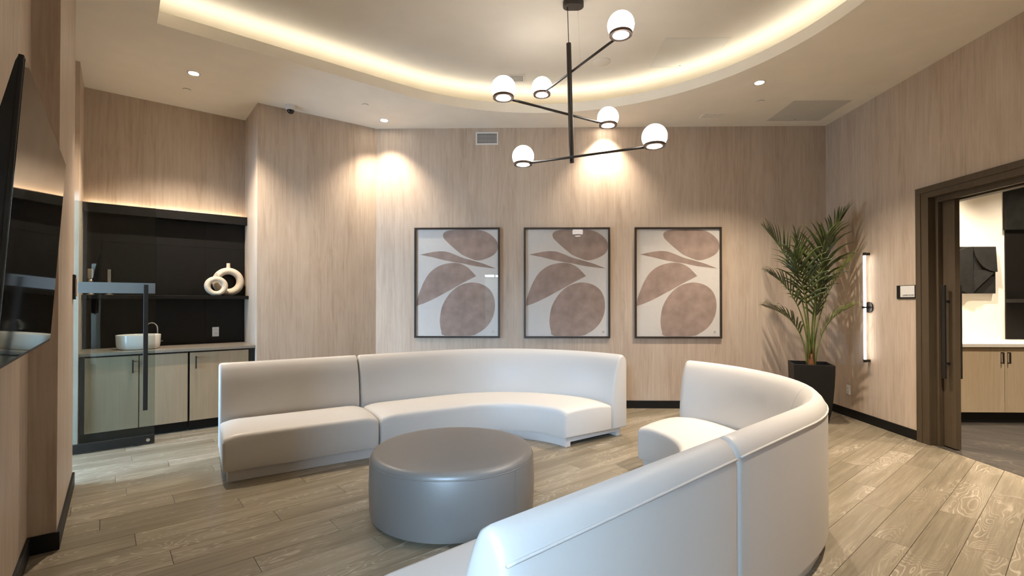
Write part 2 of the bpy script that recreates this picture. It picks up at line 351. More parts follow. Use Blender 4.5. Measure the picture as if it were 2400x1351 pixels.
# side room behind the glass door, lit by its own window
def pst(*q): return list(q)
b = B(); b.prism(pst((-3.25, 0.9), (-5.6, 0.9), (-5.6, 0.8), (-3.25, 0.8)), 0, ZC); b.prism(pst((-3.25, -2.6), (-5.6, -2.6), (-5.6, -2.5), (-3.25, -2.5)), 0, ZC)
b.prism(pst((-5.6, -2.6), (-5.7, -2.6), (-5.7, 0.9), (-5.6, 0.9)), 0, 0.3); b.prism(pst((-5.6, -2.6), (-5.7, -2.6), (-5.7, 0.9), (-5.6, 0.9)), 2.4, ZC)
b.prism(pst((-5.6, -2.6), (-5.7, -2.6), (-5.7, -2.0), (-5.6, -2.0)), 0.3, 2.4)
struct(b.obj('wall_side_room', 'plaster', loc=O, rotz=A40)); 
b = B(); b.prism(pst((-3.3, -2.6), (-5.7, -2.6), (-5.7, 0.9), (-3.3, 0.9)), -0.05, -0.002); struct(b.obj('floor_side_room', 'roomfloor', loc=O, rotz=A40))
struct(B().box(-5.66, -5.655, -2.0, 0.8, 0.3, 2.4).obj('window_2', 'daylight2', loc=O, rotz=A40), 'window of the side room')
b = B(); b.prism(pst((-3.25, -2.6), (-5.7, -2.6), (-5.7, 0.9), (-3.25, 0.9)), ZC, ZC+0.06); struct(b.obj('ceiling_side_room', 'ceil', loc=O, rotz=A40))

# baseboards
BH, BT = 0.10, 0.014
def bboard(name, segs, lab=None):
    b = B()
    for p, q in segs: wallseg(b, p, q, 0, BH, BT)
    return struct(b.obj(name, 'base', bevel=0.002), lab)
bboard('baseboard_back', [((XR, YB), O)], 'black baseboard under the pictures')
bboard('baseboard_angled', [(O, P1)])
bboard('baseboard_right', [((XR, 4.985), (XR, YB)), ((XR, RY), (XR, 3.33))], 'black baseboard along the right wall')
bboard('baseboard_left', [(ST(SW, -2.41), ST(SW, -5.2)), (ST(SP, -1.18), ST(SP, -2.41)), (ST(SP+BT, -2.41), ST(SW, -2.41))], 'black baseboard along the television wall')

# ------------------------------------------------------------------ ceiling with the cove tray
tc = Vector((0.226, 3.53)); tr = 2.41; U2 = Vector(U[:2]); N2 = Vector(N[:2])
k0 = Vector((-3.06, 4.02)); 
side = tc+N2*tr
k0 = side - U2*((side-k0).dot(U2)); k1 = k0-N2*(2*tr)
loop = [k1]
for i in range(61):
    a = A40-math.pi/2+math.pi*i/60; loop.append(tc+Vector((math.cos(a), math.sin(a)))*tr)
loop.append(k0)               # counter-clockwise: k1 -> arc -> k0
bm = bmesh.new()
outer = [(-5.2, -2.4), (4.3, -2.4), (4.3, 6.9), (-5.2, 6.9)]
vo = [bm.verts.new((x, y, ZC)) for x, y in outer]; vi = [bm.verts.new((p.x, p.y, ZC)) for p in loop]
ed = [bm.edges.new((vo[i], vo[(i+1) % 4])) for i in range(4)] + [bm.edges.new((vi[i], vi[(i+1) % len(vi)])) for i in range(len(vi))]
bmesh.ops.triangle_fill(bm, edges=ed, use_beauty=True)
for f in list(bm.faces):
    c = f.calc_center_median()
    if (Vector(c[:2])-(tc-U2*1.2)).length < 0.35: bm.faces.remove(f)
me = bpy.data.meshes.new('ceiling'); bm.to_mesh(me); bm.free(); me.materials.append(M['ceil'])
ceil = bpy.data.objects.new('ceiling', me); C.objects.link(ceil); struct(ceil, 'plain painted ceiling around the lit tray')
def ringstrip(name, mat, pairs, parent, smooth=False):
    """pairs: list of (offset, z); consecutive pairs are joined into strips around the loop"""
    b = B(); rr = []
    for d, z in pairs: rr.append([(p.x, p.y, z) for p in offset_loop(loop, d)])
    b.rings(rr, cap=False); return b.obj(name, mat, parent)
ringstrip('cove_lip', 'ceil', [(0, ZC-0.001), (0, ZC+0.11), (0.03, ZC+0.11), (0.03, ZC+0.03)], ceil)
ringstrip('cove_trough', 'ceil', [(0.03, ZC+0.03), (0.49, ZC+0.03), (0.49, ZT)], ceil)
ringstrip('led_strip', 'cove_led', [(0.05, ZC+0.098), (0.075, ZC+0.098)], ceil)
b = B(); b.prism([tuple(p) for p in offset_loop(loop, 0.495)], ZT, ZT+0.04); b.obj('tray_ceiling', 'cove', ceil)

# ------------------------------------------------------------------ ceiling fittings
def downlight(x, y, label, power=1.0, ang=70, blend=0.6, z=ZC, tilt=(0, 0), lens=0.042):
    t = thing('downlight', label, 'downlight', (x, y, z), 0, 'recessed ceiling downlights')
    B().lathe([(lens, -0.001), (lens+0.012, -0.006), (lens+0.016, -0.004), (lens+0.016, 0.0), (lens, 0.0)], seg=28).obj('trim_ring', 'white', t, smooth=True)
    B().lathe([(0.001, -0.0035), (lens+0.002, -0.0035), (lens+0.002, -0.001), (0.001, -0.001)], seg=28).obj('lens', 'lamp', t)
    ld = bpy.data.lights.new('downlight_beam', 'SPOT'); ld.energy = DOWNL*power; ld.color = (1.0, 0.86, 0.70); ld.spot_size = R(ang); ld.spot_blend = blend; ld.shadow_soft_size = 0.035
    lo = bpy.data.objects.new('beam', ld); C.objects.link(lo); lo.parent = t; lo.location = (0, 0, -0.02); lo.rotation_euler = (tilt[0], tilt[1], 0)
    return t
downlight(-3.30, 4.84, 'recessed downlight in front of the sink nook', 1.55, 110, 0.7)
downlight(-1.74, 6.145, 'recessed downlight by the corner of the angled wall', 0.75, 100, 0.9)
downlight(1.09, 6.29, 'recessed downlight close to the wall, hidden behind a chandelier globe', 0.9, 100, 0.9)
downlight(2.50, 5.16, 'recessed downlight right of the tray near the planter', 1.7, 105, 0.8)
downlight(2.75, 3.05, 'recessed downlight near the games room doorway', 3.0, 105, 0.8)
def disc(x, y, label):
    o = B().lathe([(0.001, -0.009), (0.04, -0.009), (0.041, -0.006), (0.001, -0.006)], seg=28).obj('sprinkler_cover', 'ceil', loc=(x, y, ZC)); B().lathe([(0.001, -0.0065), (0.037, -0.0065), (0.037, 0.0), (0.001, 0.0)], seg=28).obj('stem', 'grey', o); tag(o, label, 'sprinkler', 'concealed sprinkler covers')  # grey stem disc stands in for the dark shaded gap above the cover
disc(-3.627, 5.21, 'round sprinkler cover plate on the ceiling before the sink nook')
disc(-1.825, 5.659, 'round sprinkler cover plate on the ceiling near the angled wall')
disc(2.746, 5.649, 'round sprinkler cover plate on the ceiling near the plant')
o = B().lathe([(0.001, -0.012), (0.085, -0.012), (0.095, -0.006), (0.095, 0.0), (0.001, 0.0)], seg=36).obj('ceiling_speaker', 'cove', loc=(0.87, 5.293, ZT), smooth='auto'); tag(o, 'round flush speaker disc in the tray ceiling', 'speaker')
def hatch(x0, x1, y0, y1, z, label):
    t = thing('access_panel', label, 'hatch', ((x0+x1)/2, (y0+y1)/2, z), 0, 'ceiling access panels')
    w_, d_ = (x1-x0)/2, (y1-y0)/2; b = B(); e = 0.014
    b.box(-w_, w_, -d_, -d_+e, -0.002, 0); b.box(-w_, w_, d_-e, d_, -0.002, 0); b.box(-w_, -w_+e, -d_+e, d_-e, -0.002, 0); b.box(w_-e, w_, -d_+e, d_-e, -0.002, 0)
    b.obj('panel_frame', 'hatch', t); B().box(-w_+e+0.003, w_-e-0.003, -d_+e+0.003, d_-e-0.003, -0.0015, 0).obj('panel', 'hatch', t)
    B().lathe([(0.001, -0.005), (0.008, -0.005), (0.01, -0.001), (0.001, -0.001)], 0, d_-0.05, 12).obj('latch', 'grey', t)
hatch(1.42, 2.07, 4.82, 5.44, ZT, 'square access panel in the raised tray ceiling')
hatch(3.12, 3.78, 5.635, 6.26, ZC, 'square access panel in the low ceiling above the plant')
def grille(name, label, w_, h_, nx, ny, inner, group=None, rim=0.022, st=0.0022):
    """wall grille in its XZ plane facing -Y"""
    t = thing(name, label, 'vent', group=group); e = rim
    b = B(); b.box(-w_/2, w_/2, -0.008, 0, -h_/2, -h_/2+e); b.box(-w_/2, w_/2, -0.008, 0, h_/2-e, h_/2); b.box(-w_/2, -w_/2+e, -0.008, 0, -h_/2+e, h_/2-e); b.box(w_/2-e, w_/2, -0.008, 0, -h_/2+e, h_/2-e)
    b.obj('vent_frame', inner[0], t, bevel=0.002)
    B().box(-w_/2+e, w_/2-e, -0.0015, 0, -h_/2+e, h_/2-e).obj('duct_back', 'cabdark', t)
    iw, ih = w_-2*e, h_-2*e
    if nx:
        me = None
        for i in range(1, nx):
            x = -iw/2+iw*i/nx
            if me is None: o = B().box(-0.0018, 0.0018, -0.007, -0.002, -ih/2, ih/2).obj('slat', inner[1], t); me = o.data
            else: o = bpy.data.objects.new('slat', me); C.objects.link(o); o.parent = t
            o.location = (x, 0, 0)
    me = None
    for i in range(1, ny):
        z = -ih/2+ih*i/ny
        if me is None: o = B().box(-iw/2, iw/2, -0.0078, -0.002, -st, st).obj('slat', inner[1], t); me = o.data
        else: o = bpy.data.objects.new('slat', me); C.objects.link(o); o.parent = t
        o.location = (0, 0, z)
    return t
g = grille('wall_vent', 'cream air grille high on the wall above the left picture', 0.30, 0.17, 14, 7, ('white', 'white')); g.location = (-0.455, YB-0.001, 3.56)
g = grille('ceiling_vent', 'slatted air vent set in the ceiling left of the access panel', 0.28, 0.175, 0, 8, ('ceil', 'ceil'), st=0.0048); g.location = (2.366, 6.065, ZC); g.rotation_euler = (R(90), 0, 0)
g = grille('ceiling_vent', 'cream air grille in the tray ceiling behind the chandelier', 0.26, 0.18, 12, 6, ('cove', 'cove')); g.location = (-0.09, 5.66, ZT); g.rotation_euler = (R(90), 0, 0)
t = thing('dome_camera', 'white security camera with dark dome under the ceiling corner', 'security camera', ST(-1.10, -0.10, ZC))
B().lathe([(0.001, -0.055), (0.045, -0.055), (0.058, -0.04), (0.06, 0.0), (0.001, 0.0)], seg=28).obj('housing', 'white', t, smooth='auto')
B().sphere((0, 0, -0.055), 0.042, 24, 12, z0=-1, z1=0.1).obj('dome', 'tvscreen', t, smooth=True)

# ------------------------------------------------------------------ sofas
def offset_poly(P, d):
    """inset a closed 2D polygon (counter-clockwise in its plane) by d along averaged normals"""
    n = len(P); out = []
    area = sum(P[i][0]*P[(i+1) % n][1]-P[(i+1) % n][0]*P[i][1] for i in range(n)); sg = 1 if area > 0 else -1
    for i in range(n):
        a = (Vector(P[i])-Vector(P[i-1])).normalized(); b = (Vector(P[(i+1) % n])-Vector(P[i])).normalized()
        na = Vector((-a.y, a.x))*sg; nb = Vector((-b.y, b.x))*sg; m = na+nb; m = m/max(0.4, 1+na.dot(nb)); q = Vector(P[i])+m*d; out.append((q.x, q.y))
    return out
def arcpts(cx, cz, r, a0, a1, n): return [(cx+r*math.cos(R(a0+(a1-a0)*i/n)), cz+r*math.sin(R(a0+(a1-a0)*i/n))) for i in range(n+1)]
ZB, ZS, ZTOP, ZP = 0.088, 0.372, 0.848, 0.776
def profiles(SD, BD):          # seat depth to the backrest, whole depth
    seat_prof = [(0.006, ZB), (0.0, ZB+0.02), (-0.006, 0.20), (0.0, 0.31)]+arcpts(0.045, ZS-0.047, 0.045, 180, 90, 5)[1:]+[(0.16, ZS+0.010), (0.30, ZS+0.016), (0.45, ZS+0.014), (0.56, ZS+0.004), (SD, ZS-0.012), (SD, ZB)]
    back_prof = [(SD, ZB), (SD, 0.36), (SD+0.006, 0.45), (SD+0.018, 0.55), (SD+0.036, 0.645), (SD+0.06, 0.725), (SD+0.085, 0.785), (SD+0.11, 0.828), (SD+0.14, ZTOP), (SD+0.17, 0.842), (SD+0.196, 0.815), (BD-0.004, ZP+0.006), (BD-0.004, ZP-0.006), (BD, ZP-0.03), (BD, ZB)]
    return seat_prof, back_prof
class Path:
    """front edge path: straight of length ls (along heading h0) then an arc of inner radius r turning; side=+1 depth lies left of heading"""
    def __init__(s, start, h0, ls, r=0.0, ang=0.0, turn=-1): s.p = Vector(start); s.h = h0; s.ls = ls; s.r = r; s.ang = ang; s.turn = turn; s.len = ls+r*ang
    def at(s, l):
        h = s.h; d = Vector((math.cos(h), math.sin(h)))
        if l <= s.ls or s.r == 0: return s.p+d*l, h
        q = s.p+d*s.ls; ln = Vector((-math.sin(h), math.cos(h))); c = q+ln*(s.turn*s.r); a = (l-s.ls)/s.r*s.turn
        hh = h+a; ln2 = Vector((-math.sin(hh), math.cos(hh))); return c-ln2*(s.turn*s.r), hh
def sweep(path, prof, side, r_end=0.03, l0=0.0, l1=None, step=0.06, crown=None):
    l1 = path.len if l1 is None else l1
    ls = [(l0+r_end*(1-math.cos(R(a))), r_end*(1-math.sin(R(a)))) for a in (0, 30, 60, 90)]
    n = max(2, int((l1-l0-2*r_end)/step)); mid = [(l0+r_end+(l1-l0-2*r_end)*i/n, 0.0) for i in range(1, n)]
    le = [(l1-(l-l0), e) for l, e in reversed(ls)]
    rings = []
    for l, e in ls+mid+le:
        P = offset_poly(prof, e) if e > 1e-6 else prof
        p, h = path.at(l); nn = Vector((-math.sin(h), math.cos(h)))*side
        if crown:
            k = min(1.0, min(l-l0, l1-l)/0.14); k = 1-(1-max(0, k))**2
            P = [(d, z-(crown*(1-k) if z > 0.33 else 0)) for d, z in P]
        rings.append([(p.x+nn.x*d, p.y+nn.y*d, z) for d, z in P])
    return B().rings(rings)
def sofa(name, label, start, h0, ls, r, ang, turn, side, seam_l=None, SD=0.615, BD=0.83):
    seat_prof, back_prof = profiles(SD, BD)
    path = Path(start, h0, ls, r, ang, turn); t = thing(name, label, 'sofa', (start[0], start[1], 0), 0, 'white vinyl sofa modules')
    inv = Vector((start[0], start[1], 0))
    def fin(o): o.location = -inv; return o
    fin(sweep(path, seat_prof, side, 0.022, crown=0.03).obj('seat', 'vinyl', t, smooth='auto'))
    bk = fin(sweep(path, back_prof, side, 0.022).obj('backrest', 'vinyl', t, smooth='auto'))
    def line(d, z, l0, l1, n): 
        out = []
        for i in range(n+1):
            p, h = path.at(l0+(l1-l0)*i/n); nn = Vector((-math.sin(h), math.cos(h)))*side; out.append((p.x+nn.x*d, p.y+nn.y*d, z))
        return out
    B().tube(line(BD-0.002, ZP, 0.012, path.len-0.012, 40), 0.005, 6).obj('piping', 'vinyl', bk, smooth=True)
    if seam_l is not None:
        pts = []
        p, h = path.at(seam_l); nn = Vector((-math.sin(h), math.cos(h)))*side
        for d, z in back_prof[1:9]: pts.append((p.x+nn.x*d, p.y+nn.y*d, z))
        B().tube(pts, 0.0016, 5).obj('seam', 'vinylbase', bk)
    # plinth: front and rear boards down to the floor, end boards raised between corner feet
    e = 0.034
    def board(d0, d1, z0, z1, l0, l1, name):
        rings = []; n = max(2, int((l1-l0)/0.08))
        for i in range(n+1):
            p, h = path.at(l0+(l1-l0)*i/n); nn = Vector((-math.sin(h), math.cos(h)))*side
            rings.append([(p.x+nn.x*d, p.y+nn.y*d, z) for d, z in ((d0, z0), (d1, z0), (d1, z1), (d0, z1))])
        return fin(B().rings(rings).obj(name, 'vinylbase', t, bevel=0.002))
    L = path.len
    board(e, e+0.06, 0.0, ZB, e, L-e, 'plinth'); board(BD-e-0.06, BD-e, 0.0, ZB, e, L-e, 'plinth')
    board(e+0.06, BD-e-0.06, 0.042, ZB, e, e+0.05, 'end_rail'); board(e+0.06, BD-e-0.06, 0.042, ZB, L-e-0.05, L-e, 'end_rail')
    return t
# back group: heading 34 deg, depth to the left (away from the ottoman)
H1 = R(34); c1 = Vector((-0.17, 4.26)); rin = 0.71; LS = 0.84; LSTR = 1.215
d1 = Vector((math.cos(H1), math.sin(H1))); n1 = Vector((-d1.y, d1.x))
s1 = c1+n1*rin-d1*LS
sofa('curved_sofa', 'white curved sofa module below the framed pictures, seat facing the ottoman', s1, H1, LS, rin, R(90), -1, 1, seam_l=LS+0.35)
sofa('straight_sofa', 'white straight sofa module at the left end, nearest the sink nook', s1-d1*(LSTR+0.012), H1, LSTR, 0, 0, -1, 1)
# front group: turned towards it, depth to the right of the heading
H2 = R(42); c2 = Vector((0.47, 3.664)); d2 = Vector((math.cos(H2), math.sin(H2))); r2 = Vector((d2.y, -d2.x))
rin2 = 0.665; s2 = c2+r2*rin2-d2*LS
sofa('curved_sofa', 'white curved sofa module on the right, before the potted palm', s2, H2, LS, rin2, R(90), 1, -1, seam_l=LS+0.35, SD=0.65, BD=0.865)
sofa('straight_sofa', 'white straight sofa module in the foreground, seen from behind', s2-d2*(LSTR+0.012), H2, LSTR, 0, 0, 1, -1, SD=0.65, BD=0.865)

# ------------------------------------------------------------------ ottoman
t = thing('ottoman', 'round taupe leather ottoman between the white sofas', 'ottoman', (-0.465, 3.32, 0)); Ro = 0.545; Ho = 0.425
B().lathe([(Ro-0.02, 0.012), (Ro-0.004, 0.02), (Ro, 0.05), (Ro+0.006, 0.2), (Ro, Ho-0.06), (Ro-0.004, Ho-0.05)], seg=72).obj('side_panel', 'otto', t, smooth='auto')
B().lathe([(Ro-0.004, Ho-0.051)]+[(Ro-0.05+0.046*math.cos(R(a)), Ho-0.05+0.042*math.sin(R(a))) for a in (10, 25, 45, 65, 80)]+[(Ro-0.09, Ho-0.004), (Ro*0.5, Ho+0.004), (0.01, Ho+0.006)], seg=72).obj('top_panel', 'otto', t, smooth='auto')
ring = lambda r, z: [(r*math.cos(2*math.pi*i/72), r*math.sin(2*math.pi*i/72), z) for i in range(72)]
B().tube(ring(Ro-0.002, Ho-0.052), 0.0028, 6, loop=True).obj('seam', 'otto', t, smooth=True)
for a in (-38, 142): 
    B().tube([((Ro+k)*math.cos(R(a)), (Ro+k)*math.sin(R(a)), z) for z, k in ((0.02, -0.004), (0.05, 0), (0.2, 0.006), (Ho-0.06, 0), (Ho-0.05, -0.003))], 0.0025, 6).obj('seam', 'otto', t)
B().lathe([(0.01, 0.0), (Ro-0.05, 0.0), (Ro-0.05, 0.014), (0.01, 0.014)], seg=48).obj('glide_base', 'cabdark', t)

# ------------------------------------------------------------------ framed prints
SH = [[(297,165),(300,145),(330,128),(400,121),(520,121),(580,130),(630,155),(670,195),(681,225),(681,255),(660,290),(620,315),(570,333),(530,335),(480,318),(430,295),(380,255),(335,215),(305,185)],
      [(133,295),(180,285),(250,273),(315,273),(370,290),(430,315),(500,335),(570,355),(630,378),(668,393),(600,385),(520,375),(440,358),(360,345),(290,330),(220,312)],
      [(111,653),(115,610),(135,550),(165,480),(205,420),(260,378),(320,358),(380,352),(430,362),(480,392),(530,445),(440,490),(370,530),(300,568),(220,610),(150,640)],
      [(275,770),(278,720),(290,660),(320,600),(360,550),(410,512),(470,492),(520,490),(570,502),(610,525),(640,560),(658,610),(660,670),(650,720),(625,770),(590,810),(545,840),(490,860),(308,860),(285,825)]]
def smooth_poly(P, corners=()):
    out = []; n = len(P)
    for i in range(n):
        p0, p1, p2, p3 = (Vector(P[(i+k) % n]) for k in (-1, 0, 1, 2))
        def ang(a, b, c): return (b-a).angle(c-b) if (b-a).length and (c-b).length else 0
        if ang(p0, p1, p2) > 1.0 or ang(p1, p2, p3) > 1.0: out.append(tuple(p1)); continue
        for s in (0, 0.34, 0.67):
            q = 0.5*((2*p1)+(p2-p0)*s+(2*p0-5*p1+4*p2-p3)*s*s+(3*p1-p0-3*p2+p3)*s**3); out.append(tuple(q))
    return out
PWD, PHT = 1.13, 1.455
def picture(xc, zc, label):
    t = thing('framed_print', label, 'picture', (xc, YB, zc), 0, 'framed abstract prints on the wall')
    f = 0.024; b = B()
    b.box(-PWD/2, PWD/2, -0.035, -0.002, PHT/2-f, PHT/2); b.box(-PWD/2, PWD/2, -0.035, -0.002, -PHT/2, -PHT/2+f)
    b.box(-PWD/2, -PWD/2+f, -0.035, -0.002, -PHT/2+f, PHT/2-f); b.box(PWD/2-f, PWD/2, -0.035, -0.002, -PHT/2+f, PHT/2-f)
    b.obj('frame', 'frame', t, bevel=0.002)
    iw, ih = PWD-2*f, PHT-2*f
    pr = B().box(-iw/2, iw/2, -0.012, -0.004, -ih/2, ih/2).obj('print_sheet', 'paper', t)
    for q in SH:
        P = [((x-110)/572-0.5, 0.5-(y-120)/742) for x, y in smooth_poly(q)]
        P = [(max(-0.499, min(0.499, a))*iw, max(-0.499, min(0.499, c))*ih) for a, c in P]
        bm = bmesh.new(); bm.faces.new([bm.verts.new((a, -0.0126, c)) for a, c in P]); bmesh.ops.triangulate(bm, faces=bm.faces)
        bb = B(); bb.bm.free(); bb.bm = bm; o = bb.obj('printed_shape', 'ink', pr)
    sx, sz = ((648-110)/572-0.5)*iw, (0.5-(832-120)/742)*ih; dd = 0.017
    B().tube([(sx+dd, -0.0128, sz), (sx, -0.0128, sz+dd), (sx-dd, -0.0128, sz), (sx, -0.0128, sz-dd)], 0.0012, 4, loop=True).obj('printed_mark', 'grey', pr)
    B().tube([(sx-0.006, -0.0128, sz-0.006), (sx-0.002, -0.0128, sz+0.006), (sx+0.003, -0.0128, sz-0.002), (sx+0.007, -0.0128, sz+0.005)], 0.001, 4).obj('printed_mark', 'grey', pr)
    B().box(-iw/2, iw/2, -0.0215, -0.020, -ih/2, ih/2).obj('glazing', 'pglass', t)
    return t
picture(-0.849, 1.647, 'left framed print of brown abstract shapes, nearest the corner')
picture(0.598, 1.646, 'middle framed print of brown abstract shapes, globe lamps reflected in its glass')
picture(2.05, 1.645, 'right framed print of brown abstract shapes, nearest the palm')

# ------------------------------------------------------------------ chandelier
t = thing('chandelier', 'dark bronze chandelier with six lit opal globes on three arms', 'chandelier', (0.43, 4.22, ZT))
pl = []
for i in range(40):
    a = 2*math.pi*i/40; pl.append((0.035*(1 if math.cos(a) > 0 else -1)+0.055*math.cos(a)+0.02, 0.055*math.sin(a)))
B().prism(pl, -0.05, 0).obj('canopy', 'bronze', t, bevel=0.004)
rod_top, rod_bot = 3.635-ZT, 2.60-ZT
B().tube([(-0.03, 0, -0.05), (-0.02, 0, rod_top)], 0.0035, 8).obj('cable', 'blackmetal', t)
B().tube([(-0.02, 0, rod_top), (0.005, 0, rod_bot)], 0.021, 20).obj('rod', 'bronze', t, smooth='auto')
GD = 0.195; GR = GD/2
ARMS = [((0.733, 3.598, 3.438), (0.20, 4.737, 3.483), 'wire'), ((-0.142, 3.866, 3.092), (0.808, 4.558, 3.115), None), ((1.04, 3.826, 2.687), (0.016, 4.411, 2.713), None)]
for near, far, wv in ARMS:
    a = Vector(near)-Vector((0.43, 4.22, ZT)); c = Vector(far)-Vector((0.43, 4.22, ZT))
    zo = -GR*0.66
    ends = []
    for g in (a, c):
        oth = c if g is a else a
        dv = Vector((oth.x-g.x, oth.y-g.y, 0)).normalized(); ends.append(Vector((g.x, g.y, g.z+zo-0.004))+dv*(GR*0.78))
    B().tube(ends, 0.0105, 10).obj('arm', 'bronze', t, smooth=True)
    for g in (a, c):
        gl = B().sphere(tuple(g), GR, 36, 20, z0=-0.72).obj('globe', 'globe', t, smooth=True)
        zz = g.z+zo; r0 = GR*0.72
        B().lathe([(r0, zz-0.012), (r0+0.012, zz-0.014), (r0+0.014, zz+0.006), (r0+0.006, zz+0.012), (r0-0.004, zz+0.006)], g.x, g.y, 36)  .obj('collar', 'collar', gl, smooth='auto')
        B().lathe([(0.002, zz-0.024), (r0*0.5, zz-0.021), (r0*0.85, zz-0.012), (r0-0.003, zz-0.004), (0.002, zz-0.002)], g.x, g.y, 36).obj('bottom_diffuser', 'globe', gl, smooth=True)
B().tube([(0.06, 0, -0.05), (0.065, -0.13, ARMS[0][0][2]-ZT-0.075)], 0.0012, 6).obj('wire', 'chrome', t)

# ------------------------------------------------------------------ sink nook
def nk(name, label, cat, s, t_, z=0, group=None): return thing(name, label, cat, ST(s, t_, z), A40, group)
s0, s1_ = -2.958, -1.422
# backsplash tiles
wd = s1_-s0; sm = (s0+s1_)/2; B().box(s0, s1_, 0.754, 0.76, 0.862, 2.362).obj('grout_bed', 'grout', wnb)
xs = [-wd/2, -0.62, -0.138, 0.345, wd/2]; zs = [0.0, 0.62, 1.19, 1.50]
for i in range(4):
    for j in range(3): B().box(sm+xs[i]+0.001, sm+xs[i+1]-0.001, 0.746, 0.756, 0.862+zs[j]+0.001, 0.862+zs[j+1]-0.001).obj('tile', 'blackpanel', wnb)
v = nk('valance_box', 'black box ledge above the backsplash with hidden light on top', 'ledge', (s0+s1_)/2, 0.76, 2.345)
B().box(-wd/2, wd/2, -0.16, 0, 0, 0.10).obj('box', 'blackpanel', v, bevel=0.002)
B().box(-wd/2+0.02, wd/2-0.02, -0.035, -0.02, 0.10, 0.104).obj('light_strip', 'nook_led', v)
v = tag(B().box(-wd/2, wd/2, -0.27, -0.014, 0, 0.04).obj('floating_shelf', 'blackpanel', loc=ST((s0+s1_)/2, 0.76, 1.428), rotz=A40, bevel=0.002), 'black floating shelf across the sink nook', 'shelf')
# worktop and cabinet
cw = tag(B().box(-wd/2, wd/2, -0.66, -0.016, 0, 0.03).obj('worktop', 'counter', loc=ST((s0+s1_)/2, 0.76, 0.862), rotz=A40, bevel=0.002), 'grey stone worktop in the sink nook', 'worktop')
def cabinet(label, sa, sb, doors, handles):
    c = nk('base_cabinet', label, 'cabinet', (sa+sb)/2, 0.76, 0, 'base cabinets in the sink nook'); hw = (sb-sa)/2
    B().box(-hw, hw, -0.615, -0.014, 0.10, 0.860).obj('carcass', 'cabdark', c)
    B().box(-hw, hw, -0.575, -0.05, 0.0, 0.10).obj('toe_kick', 'base', c)
    for (a, b_), hx in zip(doors, handles):
        a -= (sa+sb)/2; b_ -= (sa+sb)/2
        d = B().box(a, b_, -0.637, -0.617, 0.108, 0.845).obj('door', 'cab', c, bevel=0.0015)
        if hx is not None:
            hx -= (sa+sb)/2
            B().box(hx-0.006, hx+0.006, -0.672, -0.660, 0.672, 0.808).box(hx-0.005, hx+0.005, -0.661, -0.637, 0.682, 0.694).box(hx-0.005, hx+0.005, -0.661, -0.637, 0.786, 0.798).obj('handle', 'blackmetal', d)
cabinet('beige double base cabinet under the basin, behind the glass door', -2.955, -2.068, [(-2.915, -2.497), (-2.490, -2.076)], [-2.545, None])
cabinet('beige single base cabinet right of the basin, nearest the sofa', -2.062, -1.425, [(-2.056, -1.49)], [-2.003])
# basin and tap
sk = nk('vessel_basin', 'white oval vessel basin on the worktop', 'basin', -2.492, 0.38, 0.892)
B().lathe([(0.01, 0.0), (0.165, 0.0), (0.182, 0.012), (0.190, 0.05), (0.195, 0.148), (0.193, 0.155), (0.184, 0.155), (0.180, 0.145), (0.170, 0.06), (0.12, 0.028), (0.01, 0.024)], seg=56, sy=0.78).obj('bowl', 'ceramic', sk, smooth=True)
B().lathe([(0.002, 0.028), (0.022, 0.028), (0.024, 0.022), (0.002, 0.022)], seg=20).obj('drain', 'chrome', sk)
fa = nk('tap', 'chrome gooseneck tap behind the oval basin', 'tap', -2.318, 0.62, 0.892)
pts = [(0, 0, 0), (0, 0, 0.20)]+[(-0.055+0.055*math.cos(R(a)), -0.03*math.sin(R(a/2)), 0.20+0.07*math.sin(R(a))) for a in range(15, 181, 15)]+[(-0.112, -0.045, 0.17)]
B().tube(pts, 0.0085, 10).obj('spout', 'chrome', fa, smooth=True)
B().lathe([(0.022, 0), (0.022, 0.012), (0.012, 0.02), (0.0095, 0.06)], seg=20).obj('tap_base', 'chrome', fa, smooth='auto')
B().tube([(0, 0, 0.05), (0.05, -0.01, 0.065)], 0.005, 8).obj('lever', 'chrome', fa)
def outlet(t, face='white', slots=True, hgt=0.115, wid=0.07):
    B().box(-wid/2, wid/2, -0.006, 0, -hgt/2, hgt/2).obj('cover_plate', face, t, bevel=0.002)
    for z in (-0.024, 0.024) if slots else ():
        o = B().box(-0.018, 0.018, -0.009, -0.005, z-0.016, z+0.016).obj('socket', face, t, bevel=0.004)
        B().box(-0.008, -0.005, -0.0094, -0.0088, z-0.002, z+0.008).box(0.005, 0.008, -0.0094, -0.0088, z-0.002, z+0.008).obj('slots', 'cabdark', o)
o = nk('power_outlet', 'white power outlet on the black backsplash', 'outlet', -1.735, 0.746, 1.030); outlet(o)
# vases
def ring_vase(label, s, t_, W, H, hr, hz, neck, depth, z=1.468, rz=0.0):
    v = thing('ring_vase', label, 'vase', ST(s, t_, z), A40+rz, 'cream ring vases on the black shelf'); b = B(); rings = []; n = 48; m = 14
    for i in range(n):
        a = 2*math.pi*i/n; ca, sa = math.cos(a), math.sin(a)
        zc = H*0.5; ox = W/2*ca; oz = zc+H/2*sa
        if oz < 0.012: oz = 0.0+0.3*(oz)
        oz = max(0.0, oz); ix = hr*ca; iz = hz+hr*sa*1.02
        cxm, czm = (ox+ix)/2, (oz+iz)/2; hx, hzv = (ox-ix)/2, (oz-iz)/2
        rings.append([(cxm+hx*math.cos(2*math.pi*k/m), depth*math.sin(2*math.pi*k/m), czm+hzv*math.cos(2*math.pi*k/m)) for k in range(m)])
    b.rings(rings, loop=True); b.obj('body', 'vase', v, smooth=True)
    B().lathe([(neck*1.15, H-0.012), (neck, H+0.012), (neck*0.95, H+neck*2.6), (neck*0.7, H+neck*2.6), (neck*0.6, H+0.005)], seg=24).obj('neck', 'vase', v, smooth='auto')
